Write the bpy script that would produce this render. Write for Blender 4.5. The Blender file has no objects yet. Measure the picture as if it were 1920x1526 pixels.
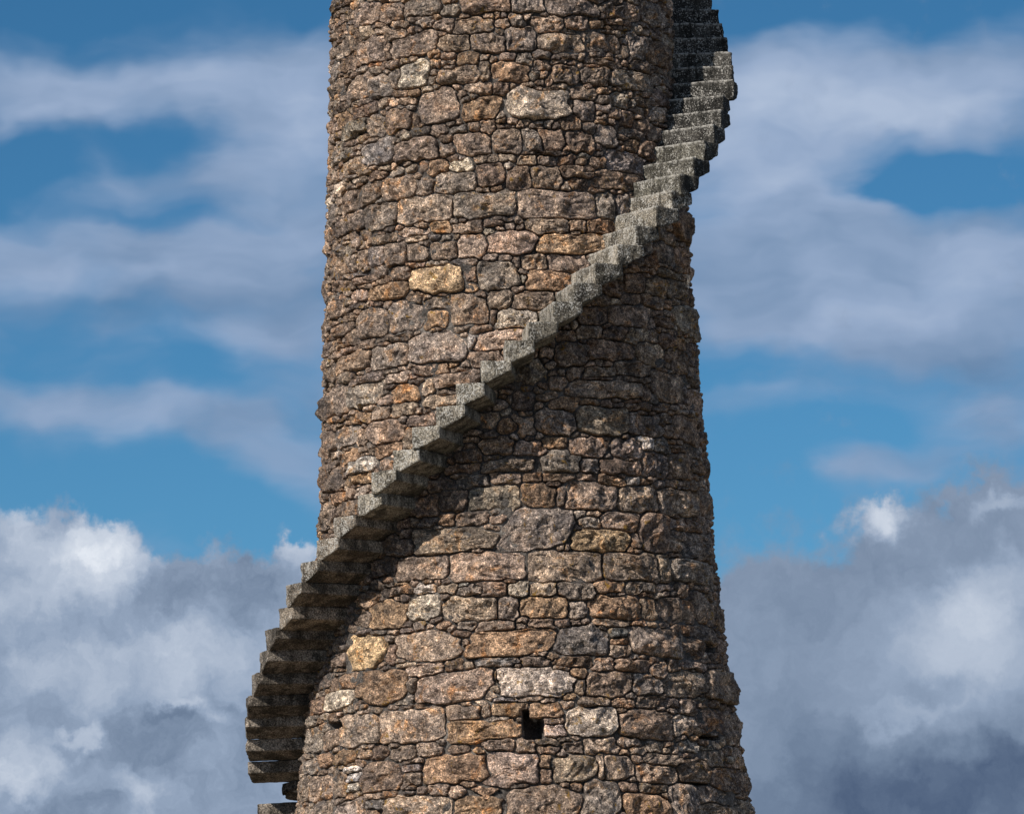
import bpy, math, random
import numpy as np
from mathutils import Matrix, Vector

random.seed(7)
rng = np.random.default_rng(7)
S = bpy.context.scene

# ------------------------------------------------------------------ camera
W, H = 1920, 1526                     # the photograph's own pixels, used only for measuring
FPX, PITCH, ROLL = 9097.0, 0.15569, 0.02747
CAMZ, DIST = 1.6, 41.0                # eye height, distance from the camera to the tower axis
cam_data = bpy.data.cameras.new('camera')
cam_data.sensor_width = 36.0
cam_data.lens = FPX * 36.0 / W
cam_data.clip_start = 0.5
cam_data.clip_end = 6000
cam = bpy.data.objects.new('camera', cam_data)
S.collection.objects.link(cam)
cam.matrix_world = (Matrix.Translation((0, 0, CAMZ)) @ Matrix.Rotation(math.pi/2 + PITCH, 4, 'X')
                    @ Matrix.Rotation(-ROLL, 4, 'Z'))
S.camera = cam
S.view_settings.view_transform = 'Standard'
S.view_settings.look = 'None'
S.view_settings.gamma = 1
S.view_settings.exposure = 0.0
S.view_settings.use_curve_mapping = False

def ray(px, py):
    """direction of the ray through a pixel of the photograph"""
    X0, Y0 = px - W/2, H/2 - py
    c, s = math.cos(ROLL), math.sin(ROLL)
    X = X0*c + Y0*s
    Y = -X0*s + Y0*c
    x, u = X/FPX, Y/FPX
    return np.array([x, math.cos(PITCH) - u*math.sin(PITCH), math.sin(PITCH) + u*math.cos(PITCH)])

# ------------------------------------------------------------------ sun
SUN_AZ, SUN_EL = math.radians(40), math.radians(37)      # to the left of the viewer's back
sun_dir = Vector((-math.sin(SUN_AZ)*math.cos(SUN_EL), -math.cos(SUN_AZ)*math.cos(SUN_EL), math.sin(SUN_EL)))
sd = bpy.data.lights.new('sun', 'SUN')
sd.energy = 5.0
sd.angle = math.radians(0.6)
sd.color = (1.0, 0.945, 0.88)
sun = bpy.data.objects.new('sun', sd)
sun.rotation_euler = sun_dir.to_track_quat('Z', 'Y').to_euler()
S.collection.objects.link(sun)

# ------------------------------------------------------------------ world: clear sky and clouds by direction
world = bpy.data.worlds.new('World')
S.world = world
world.use_nodes = True
nt = world.node_tree
nt.nodes.clear()

class N:
    """small helper for writing node trees"""
    def __init__(self, tree, dim='3D'): self.t = tree; self.dim = dim
    def new(self, typ, **kw):
        n = self.t.nodes.new(typ)
        for k, v in kw.items(): setattr(n, k, v)
        return n
    def put(self, sock, v):
        if isinstance(v, bpy.types.NodeSocket): self.t.links.new(v, sock)
        elif v is not None: sock.default_value = v
    def math(self, op, a, b=None, c=None, clamp=False):
        n = self.new('ShaderNodeMath', operation=op, use_clamp=clamp)
        self.put(n.inputs[0], a)
        if b is not None: self.put(n.inputs[1], b)
        if c is not None: self.put(n.inputs[2], c)
        return n.outputs[0]
    def vmath(self, op, a, b=None):
        n = self.new('ShaderNodeVectorMath', operation=op)
        self.put(n.inputs[0], a)
        if b is not None: self.put(n.inputs[1], b)
        return n.outputs[0] if op not in ('LENGTH', 'DOT_PRODUCT') else n.outputs['Value']
    def noise(self, vec, scale, detail=4, rough=.55, dist=0, color=False):
        n = self.new('ShaderNodeTexNoise', noise_dimensions=self.dim)
        self.put(n.inputs['Vector'], vec)
        n.inputs['Scale'].default_value = scale
        n.inputs['Detail'].default_value = detail
        n.inputs['Roughness'].default_value = rough
        n.inputs['Distortion'].default_value = dist
        return n.outputs['Color' if color else 'Fac']
    def ramp(self, v, a, b, lo=0., hi=1., smooth=True):
        n = self.new('ShaderNodeMapRange')
        n.interpolation_type = 'SMOOTHSTEP' if smooth else 'LINEAR'
        self.put(n.inputs['Value'], v)
        n.inputs['From Min'].default_value = a
        n.inputs['From Max'].default_value = b
        n.inputs['To Min'].default_value = lo
        n.inputs['To Max'].default_value = hi
        return n.outputs['Result']
    def mix(self, fac, a, b, mode='MIX'):
        n = self.new('ShaderNodeMix', data_type='RGBA', blend_type=mode)
        self.put(n.inputs[0], fac)
        self.put(n.inputs[6], a if not isinstance(a, tuple) else (*a, 1) if len(a) == 3 else a)
        self.put(n.inputs[7], b if not isinstance(b, tuple) else (*b, 1) if len(b) == 3 else b)
        return n.outputs[2]

def lin(r, g, b):
    f = lambda c: (c/255/12.92 if c/255 <= .04045 else ((c/255 + .055)/1.055)**2.4)
    return (f(r), f(g), f(b))

STR = 0.1
LBN = .75
def sky_col(r, g, b): return tuple(c/STR for c in lin(r, g, b))

w = N(nt, '2D')
geo = w.new('ShaderNodeTexCoord')
sep = w.new('ShaderNodeSeparateXYZ')
nt.links.new(geo.outputs['Generated'], sep.inputs[0])
az = w.math('MULTIPLY', w.math('ARCTAN2', sep.outputs[0], sep.outputs[1]), 180/math.pi)
el = w.math('MULTIPLY', w.math('ARCSINE', sep.outputs[2]), 180/math.pi)
comb = w.new('ShaderNodeCombineXYZ')
nt.links.new(az, comb.inputs[0]); nt.links.new(el, comb.inputs[1]); comb.inputs[2].default_value = 1.0
P0 = comb.outputs[0]                                   # azimuth, elevation in degrees

DEG = math.degrees(1/FPX)
def azel(px, py):
    d = ray(px, py); d = d/np.linalg.norm(d)
    return math.degrees(math.atan2(d[0], d[1])), math.degrees(math.asin(d[2]))

# wind-drawn warp of the coordinates, then finer fluff
Ps = w.vmath('MULTIPLY', P0, (.45, 1.15, 0))          # stretched along the wind
n1 = w.noise(P0, 0.55, 3, .5, color=True)
n2 = w.noise(Ps, 2.6, 3, .5, color=True)
def warp(P, n, amp):
    c = w.vmath('SUBTRACT', n, (0.5, 0.5, 0.5))
    return w.vmath('ADD', P, w.vmath('MULTIPLY', c, amp))
Pa = warp(P0, n1, (1.3, .8, 0))                       # soft layer
Pa = warp(Pa, n2, (0.5, 0.16, 0))
Pb = warp(P0, w.noise(P0, 1.6, 5, .58, color=True), (.9, .9, 0))   # cumulus

# ellipse-shaped masses of cloud: the group evaluates one soft ellipse, given as two rows (a, b, c) so that
# u = a*azimuth + b*elevation + c and v likewise
gt = bpy.data.node_groups.new('cloud_mass', 'ShaderNodeTree')
for nm, ty in (('P', 'NodeSocketVector'), ('U', 'NodeSocketVector'), ('V', 'NodeSocketVector'), ('A', 'NodeSocketFloat'), ('Sum', 'NodeSocketFloat')):
    gt.interface.new_socket(nm, in_out='INPUT', socket_type=ty)
gt.interface.new_socket('Out', in_out='OUTPUT', socket_type='NodeSocketFloat')
g = N(gt)
gi, go = g.new('NodeGroupInput'), g.new('NodeGroupOutput')
chain = g.new('ShaderNodeVectorMath', operation='MULTIPLY_ADD')   # evaluates the masses one after another
gt.links.new(gi.outputs['Sum'], chain.inputs[0]); chain.inputs[1].default_value = (1e-7, 1e-7, 0); gt.links.new(gi.outputs['P'], chain.inputs[2])
gu = g.vmath('DOT_PRODUCT', chain.outputs[0], gi.outputs['U'])
gv = g.vmath('DOT_PRODUCT', chain.outputs[0], gi.outputs['V'])
d2 = g.math('MULTIPLY_ADD', gu, gu, g.math('MULTIPLY', gv, gv))
ex = g.math('POWER', 0.3679, g.math('MULTIPLY', d2, g.math('SQRT', d2)))
gt.links.new(g.math('MULTIPLY_ADD', ex, gi.outputs['A'], gi.outputs['Sum']), go.inputs[0])

def masses(P, items, base):
    acc = base
    for (px, py, rx, ry, rot, amp) in items:
        n = w.new('ShaderNodeGroup'); n.node_tree = gt
        a, e = azel(px, py)
        t = math.radians(-rot) + ROLL
        c_, s_ = math.cos(t), math.sin(t)
        rx, ry = rx*DEG, ry*DEG
        w.put(n.inputs['P'], P)
        n.inputs['U'].default_value = (c_/rx, s_/rx, -(c_*a + s_*e)/rx)
        n.inputs['V'].default_value = (-s_/ry, c_/ry, -(-s_*a + c_*e)/ry)
        n.inputs['A'].default_value = amp
        w.put(n.inputs['Sum'], acc)
        acc = n.outputs[0]
    return acc

#  centre x, y, radius x, y (photograph pixels, turned into degrees), tilt, amount
SOFT = [
 (300,175,420,75,-2,.75), (560,190,200,120,0,.5), (60,190,170,60,10,.35), (330,325,190,48,-4,.45), (560,330,170,130,0,.6),
 (250,475,400,85,2,.85), (520,590,180,100,20,.75), (120,590,260,50,0,.3), (330,640,260,40,10,.25),
 (150,770,300,42,6,.7), (480,840,170,60,18,.65), (560,760,120,50,0,.3),
 (1560,180,330,95,5,.95), (1850,130,200,55,-8,.6), (1450,400,200,230,0,.85), (1750,520,330,130,4,.95), (1850,230,160,60,0,.5),
 (1350,200,150,120,0,.6), (1780,650,260,55,6,.5), (1480,560,220,90,8,.6), (1850,740,170,60,0,.38), (1680,865,150,38,0,.6), (1880,800,140,60,0,.45), (1500,750,250,25,0,.2),
 (1770,345,170,42,5,-1.15), (1630,350,60,25,0,-.3), (250,270,200,50,0,-.35), (20,300,120,70,0,-.4), (330,400,160,18,5,-.3), (0,900,400,80,0,-.3), (450,980,130,60,0,-.35),
 (0,20,700,50,0,-.3), (1600,15,500,45,0,-.4), (1420,950,150,130,0,-.6)]
LOW = [
 (60,1500,300,120,0,.9), (60,1060,170,120,0,.8), (180,1080,90,110,0,.45), (330,1180,330,110,-4,.95), (100,1350,420,200,0,1.2), (500,1330,260,260,0,1.1), (562,1030,34,24,-30,.38), (420,1075,60,22,0,.45),
 (1650,972,66,50,0,.85), (1860,950,80,45,0,.6), (1880,1040,220,120,-14,.9), (1650,1240,350,220,-12,1.3), (1400,1330,260,230,0,1.1), (1800,1450,500,200,0,1.3), (1480,1140,130,70,-20,.5), (1900,880,100,50,0,.3)]
LIGHT = [   # where the low clouds are bright (sunlit heads) or dark (their bases)
 (150,1020,110,45,-12,.42), (20,975,50,60,0,.3), (200,1075,70,50,0,.35), (60,1110,130,40,0,.16), (380,1120,150,70,0,-.1), (570,1025,45,35,0,.3), (1650,968,62,46,0,.5), (1870,950,60,20,-8,.2),
 (1850,1110,170,60,-22,.24), (1720,1260,180,90,-20,.15), (1860,1220,150,100,-20,.2), (1680,1345,90,24,-10,.1), (1740,1290,50,30,0,-.16),
 (300,1240,320,60,0,.20), (560,1290,120,60,0,.12), (40,1440,80,50,25,.25), (160,1375,60,20,-25,.3), (370,1330,60,22,25,.3), (270,1490,50,50,30,.22),
 (250,1385,150,50,-8,-.17), (420,1440,150,60,0,-.11), (120,1500,120,40,0,-.14), (330,1335,120,16,0,-.15), (1780,1480,420,85,-3,-.30), (1560,1340,140,120,0,-.10), (1600,1080,270,60,-24,-.05), (1450,1230,140,90,0,.03), (1420,1440,150,60,0,.02), (420,1100,220,40,0,-.04)]
SHADE = [ # soft layer brightness
 (1450,240,300,110,10,.16), (1600,180,350,60,6,.2), (350,200,260,60,0,-.0), (200,590,280,45,0,-.2), (350,570,330,40,3,-.15), (200,530,300,30,0,.1), (400,650,200,30,8,.12), (150,215,150,30,0,.12), (180,470,300,50,0,.06), (1450,470,260,50,0,-.08),
 (560,230,120,130,0,.15), (1850,720,180,90,0,-.12), (1700,690,200,40,0,-.1), (1700,560,300,70,0,.1), (120,770,260,50,0,.0)]

sky = w.new('ShaderNodeTexSky', sky_type='NISHITA', sun_disc=False, sun_elevation=SUN_EL,
            sun_rotation=math.pi + SUN_AZ)
sky.air_density = 1.0; sky.dust_density = 0.3; sky.ozone_density = 2.0
elg = w.ramp(el, 4, 14, smooth=False)
tint = w.mix(elg, (0.28, .59, .82), (0.19, .47, .65))
blue = w.mix(1.0, sky.outputs[0], tint, 'MULTIPLY')

def cramp(v, stops):
    n = w.new('ShaderNodeValToRGB')
    w.put(n.inputs[0], v)
    e = n.color_ramp.elements
    while len(e) < len(stops): e.new(.5)
    for q, (p_, c) in zip(e, stops):
        q.position = p_; q.color = (*lin(*c), 1)
    m = w.vmath('SCALE', n.outputs[0]); sc = m.node; sc.inputs['Scale'].default_value = 1/STR
    return m
SOFTC = [(0, (98, 130, 166)), (.35, (128, 152, 184)), (.62, (152, 172, 202)), (1, (186, 200, 222))]
LOWC = [(0, (80, 98, 126)), (.22, (114, 132, 157)), (.45, (147, 164, 188)), (.7, (182, 194, 212)), (1, (228, 234, 243))]

def background(col):
    b_ = w.new('ShaderNodeBackground')
    nt.links.new(col, b_.inputs[0]); b_.inputs[1].default_value = STR
    return b_.outputs[0]
def mix_sh(f, a_, b_):
    m = w.new('ShaderNodeMixShader')
    w.put(m.inputs[0], f); nt.links.new(a_, m.inputs[1]); nt.links.new(b_, m.inputs[2])
    return m.outputs[0]

# the part of the sky the photograph shows, each side of the tower with its own cloud masses
fb = w.noise(w.vmath('ADD', Ps, w.vmath('SCALE', n1)), 1.3, 3, .45)
base_s = w.math('MULTIPLY_ADD', fb, 1.0, -.40)
base_l = w.math('MULTIPLY_ADD', w.noise(P0, 1.7, 6, .6), 1.0, -.5)
bn = w.noise(Pb, 1.15, 7, .62)
base_h = w.math('MULTIPLY_ADD', w.noise(w.vmath('MULTIPLY', Pa, (.5, 1.2, 0)), 1.2, 3, .5), .7, .13)
def side(keep, edge, calm, lev):
    f = lambda L: [i for i in L if keep(i[0])]
    soft = masses(Pa, f(SOFT), base_s)
    softm = w.ramp(soft, -.05, 1.05, 0, .97)
    low = masses(Pb, f(LOW), base_l)
    lowm = w.ramp(low, *edge)
    sb = masses(Pa, f(SHADE), base_h)
    lb = masses(Pb, f(LIGHT), w.math('MULTIPLY_ADD', bn, calm, lev - .5*calm))
    return background(w.mix(lowm, w.mix(softm, blue, cramp(sb, SOFTC)), cramp(lb, LOWC)))
left, right = side(lambda x: x < 960, (.20, .64), .60, .42), side(lambda x: x >= 960, (.06, .80), .30, .33)
inside = mix_sh(w.math('GREATER_THAN', az, -.05), left, right)

# everywhere else: unseen broken cloud, made brighter to add fill light
up = w.math('MAXIMUM', w.math('ADD', sep.outputs[2], .12), .05)
dome = w.new('ShaderNodeCombineXYZ')
nt.links.new(w.math('DIVIDE', sep.outputs[0], up), dome.inputs[0]); nt.links.new(w.math('DIVIDE', sep.outputs[1], up), dome.inputs[1])
dn = w.noise(dome.outputs[0], .9, 4, .58)
elsewhere = background(w.mix(w.ramp(w.math('ADD', dn, w.ramp(el, 3, 12, .16, 0)), .42, .60), blue, cramp(w.ramp(dn, .42, .80, 1.0, .55, smooth=False), SOFTC)))
win = w.math('MULTIPLY', w.ramp(w.math('ABSOLUTE', az), 12, 14, 1, 0), w.ramp(el, 18, 20, 1, 0))
wo = w.new('ShaderNodeOutputWorld')
nt.links.new(mix_sh(win, elsewhere, inside), wo.inputs[0])
world.cycles.sampling_method = 'MANUAL'
world.cycles.sample_map_resolution = 256

# ------------------------------------------------------------------ tower profile, read off both outlines
LIMB = [(-60,624,1262),(100,622,1270),(250,619,1281),(400,613,1296),(500,612,1302),(600,610,1308),(700,606,1315),(800,601,1325),(900,600,1333),(1000,599,1342),
        (1060,597,1349),(1200,589,1366),(1300,578,1383),(1400,568,1397),(1500,556,1412),(1560,550,1420)]
prof = []
for y, l, r in LIMB:
    ds = []
    for x in (l, r):
        d = ray(x, y); hd = math.hypot(d[0], d[1])
        ds.append(abs(DIST*d[0])/hd)
    e = ray((l+r)/2, y)
    prof.append((CAMZ + DIST*e[2]/math.hypot(e[0], e[1]), sum(ds)/2 - .012))
prof.sort()
PZ = np.array([-1, 0] + [p[0] for p in prof] + [16.0])
PR = np.array([prof[0][1]+.95, prof[0][1]+.75] + [p[1] for p in prof] + [prof[-1][1] - .12])
def rad(z): return np.interp(z, PZ, PR)

def at(px, py):
    """point of the wall face seen at a photograph pixel, as (angle round the axis, height)"""
    d = ray(px, py)
    r = 1.7
    for _ in range(6):
        a = d[0]**2 + d[1]**2; b = -2*DIST*d[1]; c = DIST**2 - r*r
        q = b*b - 4*a*c
        t = (-b - math.sqrt(max(q, 0)))/(2*a)
        r = float(rad(CAMZ + t*d[2]))
    x, y, z = t*d[0], t*d[1], CAMZ + t*d[2]
    return math.atan2(x, DIST - y), z

# ------------------------------------------------------------------ noise
def _h(i, j, k, seed):
    n = (i.astype(np.int64)*374761393 + j.astype(np.int64)*668265263 + k.astype(np.int64)*2147483647 + seed*974711) & 0xffffffff
    n = ((n ^ (n >> 13))*1274126177) & 0xffffffff
    n = (n ^ (n >> 16)) & 0xffff
    return n/65535.0*2 - 1
def vn(P, s, seed=0):
    Q = P*s; F = np.floor(Q); f = Q - F; f = f*f*(3 - 2*f)
    i, j, k = F[..., 0], F[..., 1], F[..., 2]
    r = 0
    for a in (0, 1):
        for b in (0, 1):
            for c in (0, 1):
                wgt = (f[..., 0] if a else 1-f[..., 0])*(f[..., 1] if b else 1-f[..., 1])*(f[..., 2] if c else 1-f[..., 2])
                r = r + wgt*_h(i+a, j+b, k+c, seed)
    return r
def fbm(P, s, o=3, seed=0):
    return sum(vn(P, s*2.03**q, seed+q)*.5**q for q in range(o))

# ------------------------------------------------------------------ materials
def new_mat(name):
    m = bpy.data.materials.new(name); m.use_nodes = True
    t = m.node_tree; t.nodes.clear()
    n = N(t)
    o = n.new('ShaderNodeOutputMaterial'); b = n.new('ShaderNodeBsdfPrincipled')
    t.links.new(b.outputs[0], o.inputs[0])
    return m, n, b

def world_pos(n):
    return n.new('ShaderNodeNewGeometry').outputs['Position']

def stone_material():
    m, n, b = new_mat('weathered_granite')
    P = world_pos(n)
    at_ = n.new('ShaderNodeAttribute'); at_.attribute_name = 'tint'
    seed = n.new('ShaderNodeAttribute'); seed.attribute_name = 'seed'
    off = n.vmath('SCALE', seed.outputs['Color']); off.node.inputs['Scale'].default_value = 37.0
    Q = n.vmath('ADD', P, off)
    base = at_.outputs['Color']
    # every block is a patchwork of the same few tones: grey, tan and rusty brown
    hue = n.noise(Q, 4.2, 5, .62, dist=.6)
    hr = n.new('ShaderNodeValToRGB'); n.put(hr.inputs[0], hue)
    for q, (p_, c_) in enumerate([(.34, (.28, .245, .22)), (.46, (.43, .345, .29)), (.56, (.60, .47, .365)), (.68, (.50, .275, .14))]):
        if q > 1: hr.color_ramp.elements.new(p_)
        hr.color_ramp.elements[q].position = p_; hr.color_ramp.elements[q].color = (*c_, 1)
    pure = at_.outputs['Alpha']                       # 1 for ordinary stones, lower for the few clean pale ones
    base = n.mix(n.math('MULTIPLY', pure, .40), base, hr.outputs[0])
    # broad weather staining inside a stone, warm and cool
    big = n.noise(Q, 7, 4, .6)
    col = n.mix(n.ramp(big, .38, .62), n.mix(1, base, (.62, .60, .60), 'MULTIPLY'), n.mix(1, base, (1.28, 1.2, 1.12), 'MULTIPLY'))
    rust = n.noise(Q, 5.5, 4, .65, dist=1.2)
    col = n.mix(n.ramp(rust, .55, .70, 0, .62), col, n.mix(1, base, (1.45, .90, .42), 'MULTIPLY'))
    # grain of the granite: dark mica and pale feldspar
    gr = n.noise(Q, 75, 3, .75)
    col = n.mix(n.ramp(gr, .37, .485, .95, 0), col, n.mix(1, col, (.20, .19, .19), 'MULTIPLY'))
    gr2 = n.noise(n.vmath('ADD', Q, (3.1, 7.7, 1.3)), 95, 3, .7)
    col = n.mix(n.ramp(gr2, .52, .64, 0, .9), col, n.mix(1, col, (2.9, 2.8, 2.7), 'MULTIPLY'))
    mid = n.noise(Q, 26, 4, .7)
    col = n.mix(n.ramp(mid, .36, .62, .9, 0), col, n.mix(1, col, (.36, .345, .335), 'MULTIPLY'))
    col = n.mix(n.ramp(mid, .50, .66, 0, .75), col, n.mix(1, col, (1.7, 1.66, 1.6), 'MULTIPLY'))
    # soot-dark weathering crust and pale lichen
    crust = n.noise(P, 2.2, 6, .7)
    col = n.mix(n.math('MULTIPLY', n.ramp(crust, .50, .68, 0, .55), pure), col, (.055, .047, .042))
    pale = n.noise(n.vmath('ADD', Q, (9, 2, 4)), 14, 5, .7)
    col = n.mix(n.ramp(pale, .64, .72, 0, .55), col, (.42, .39, .35))
    # orange lichen in small rosettes, mostly on the lower courses
    lic = n.noise(P, 15, 5, .65, dist=.4)
    where = n.noise(P, 1.6, 2, .5)
    lm = n.math('MULTIPLY', n.ramp(lic, .60, .66), n.ramp(where, .46, .58))
    col = n.mix(n.math('MULTIPLY', lm, .8), col, (.40, .22, .035))
    n.put(b.inputs['Base Color'], col)
    b.inputs['Roughness'].default_value = .92
    b.inputs['Specular IOR Level'].default_value = .25
    h = n.math('ADD', n.math('MULTIPLY', n.noise(Q, 30, 5, .7), 1.0), n.math('MULTIPLY', gr, .45))
    bm = n.new('ShaderNodeBump'); bm.inputs['Strength'].default_value = 1.0; bm.inputs['Distance'].default_value = .05
    n.put(bm.inputs['Height'], h)
    n.t.links.new(bm.outputs[0], b.inputs['Normal'])
    return m

def mortar_material():
    m, n, b = new_mat('old_lime_mortar')
    P = world_pos(n)
    a = n.noise(P, 9, 5, .65)
    col = n.mix(n.ramp(a, .3, .7), (.03, .025, .021), (.12, .10, .085))
    col = n.mix(n.ramp(n.noise(P, 1.7, 4, .6), .52, .64), col, (.20, .175, .15))
    g_ = n.noise(P, 80, 3, .7)
    col = n.mix(n.ramp(g_, .5, .68, 0, .6), col, (.30, .27, .235))
    col = n.mix(n.ramp(g_, .33, .48, .7, 0), col, (.03, .026, .023))
    n.put(b.inputs['Base Color'], col)
    b.inputs['Roughness'].default_value = .95
    bm = n.new('ShaderNodeBump'); bm.inputs['Strength'].default_value = 1.0; bm.inputs['Distance'].default_value = .03
    n.put(bm.inputs['Height'], n.noise(P, 45, 4, .7))
    n.t.links.new(bm.outputs[0], b.inputs['Normal'])
    return m

def step_material():
    m, n, b = new_mat('lichened_step_granite')
    P = world_pos(n)
    t = n.new('ShaderNodeAttribute'); t.attribute_name = 'tint'
    sp = n.new('ShaderNodeAttribute'); sp.attribute_name = 'speck'     # how thick the pale lichen grows; thinned on undersides as painted shade
    col = t.outputs['Color']
    big = n.noise(P, 7, 5, .65)
    col = n.mix(n.ramp(big, .40, .60), n.mix(1, col, (.38, .37, .34), 'MULTIPLY'), n.mix(1, col, (1.25, 1.23, 1.18), 'MULTIPLY'))
    run = n.noise(n.vmath('MULTIPLY', P, (26, 26, 2.6)), 1.0, 3, .6)        # dark runs where rain drains off
    col = n.mix(n.ramp(run, .55, .68, 0, .7), col, n.mix(1, col, (.30, .29, .27), 'MULTIPLY'))
    gr = n.noise(P, 85, 3, .7)
    col = n.mix(n.ramp(gr, .39, .53, .95, 0), col, n.mix(1, col, (.25, .25, .24), 'MULTIPLY'))
    col = n.mix(n.ramp(gr, .54, .64, 0, .8), col, n.mix(1, col, (2.4, 2.35, 2.25), 'MULTIPLY'))
    s1 = n.noise(P, 80, 3, .6)
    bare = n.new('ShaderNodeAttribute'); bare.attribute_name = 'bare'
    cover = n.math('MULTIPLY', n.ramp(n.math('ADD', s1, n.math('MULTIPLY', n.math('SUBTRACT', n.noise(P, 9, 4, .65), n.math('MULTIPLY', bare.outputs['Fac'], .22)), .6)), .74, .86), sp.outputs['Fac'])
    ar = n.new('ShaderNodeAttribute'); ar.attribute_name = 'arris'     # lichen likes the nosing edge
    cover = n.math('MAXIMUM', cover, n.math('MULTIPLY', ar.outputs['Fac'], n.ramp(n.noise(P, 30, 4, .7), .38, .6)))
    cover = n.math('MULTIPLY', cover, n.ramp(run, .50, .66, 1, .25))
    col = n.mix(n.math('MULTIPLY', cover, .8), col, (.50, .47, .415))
    n.put(b.inputs['Base Color'], col)
    b.inputs['Roughness'].default_value = .9
    b.inputs['Specular IOR Level'].default_value = .25
    bm = n.new('ShaderNodeBump'); bm.inputs['Strength'].default_value = .8; bm.inputs['Distance'].default_value = .015
    n.put(bm.inputs['Height'], n.math('ADD', n.noise(P, 40, 5, .7), n.math('MULTIPLY', gr, .4)))
    n.t.links.new(bm.outputs[0], b.inputs['Normal'])
    return m

def grass_material():
    m, n, b = new_mat('dry_moor_grass')
    P = world_pos(n)
    a = n.noise(P, .35, 6, .6)
    col = n.mix(a, (.075, .065, .04), (.17, .14, .09))
    n.put(b.inputs['Base Color'], col)
    b.inputs['Roughness'].default_value = .95
    return m

STONE, MORTAR, STEP, GRASS = stone_material(), mortar_material(), step_material(), grass_material()

def mesh_obj(name, V, F, mat, loc=(0, 0, 0), parent=None, attrs=None, smooth=False):
    V = np.asarray(V, dtype=np.float32)
    me = bpy.data.meshes.new(name)
    F = np.asarray(F, dtype=np.int32)
    k = F.shape[1]
    me.vertices.add(len(V)); me.vertices.foreach_set('co', (V - np.array(loc, dtype=np.float32)).ravel())
    me.loops.add(F.size); me.loops.foreach_set('vertex_index', F.ravel())
    me.polygons.add(len(F)); me.polygons.foreach_set('loop_start', np.arange(0, F.size, k, dtype=np.int32))
    me.update(calc_edges=True)
    if smooth: me.polygons.foreach_set('use_smooth', np.ones(len(F), dtype=bool))
    for nm, (ty, data) in (attrs or {}).items():
        at_ = me.attributes.new(nm, ty, 'POINT')
        at_.data.foreach_set('color' if ty == 'FLOAT_COLOR' else 'value', np.asarray(data, dtype=np.float32).ravel())
    me.materials.append(mat)
    o = bpy.data.objects.new(name, me)
    S.collection.objects.link(o)
    o.location = loc
    if parent: o.parent = parent
    return o

# ------------------------------------------------------------------ ground: an open hillside out to the horizon
def ground():
    rr = np.concatenate([[0], np.geomspace(3, 3500, 46)]); A = 72
    V = [(0, DIST, 0)]
    for r in rr[1:]:
        for k in range(A):
            a = 2*math.pi*k/A
            V.append((r*math.cos(a), DIST + r*math.sin(a), 0))
    V = np.array(V); d = np.hypot(V[:, 0], V[:, 1]-DIST)
    V[:, 2] = fbm(V, .02, 3, 5)*np.clip((d-60)/300, 0, 1)*3 - np.clip(d-60, 0, None)*.012
    F = []
    for k in range(A): F.append((0, 1+k, 1+(k+1) % A, 1+(k+1) % A))
    F3 = [(a, b, c) for a, b, c, _ in F]
    for i in range(len(rr)-2):
        for k in range(A):
            a, b = 1+i*A+k, 1+i*A+(k+1) % A
            F3 += [(a, a+A, b+A), (a, b+A, b)]
    o = mesh_obj('ground', V, F3, GRASS)
    o['kind'] = 'structure'
ground()

# ------------------------------------------------------------------ the tower
tower = bpy.data.objects.new('stone_tower', None)
tower.location = (0, DIST, 0)
S.collection.objects.link(tower)
tower['label'] = 'tall tapering round tower of brown granite rubble with stone steps spiralling up its outside'
tower['category'] = 'tower'
bpy.context.view_layer.update()

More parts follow.
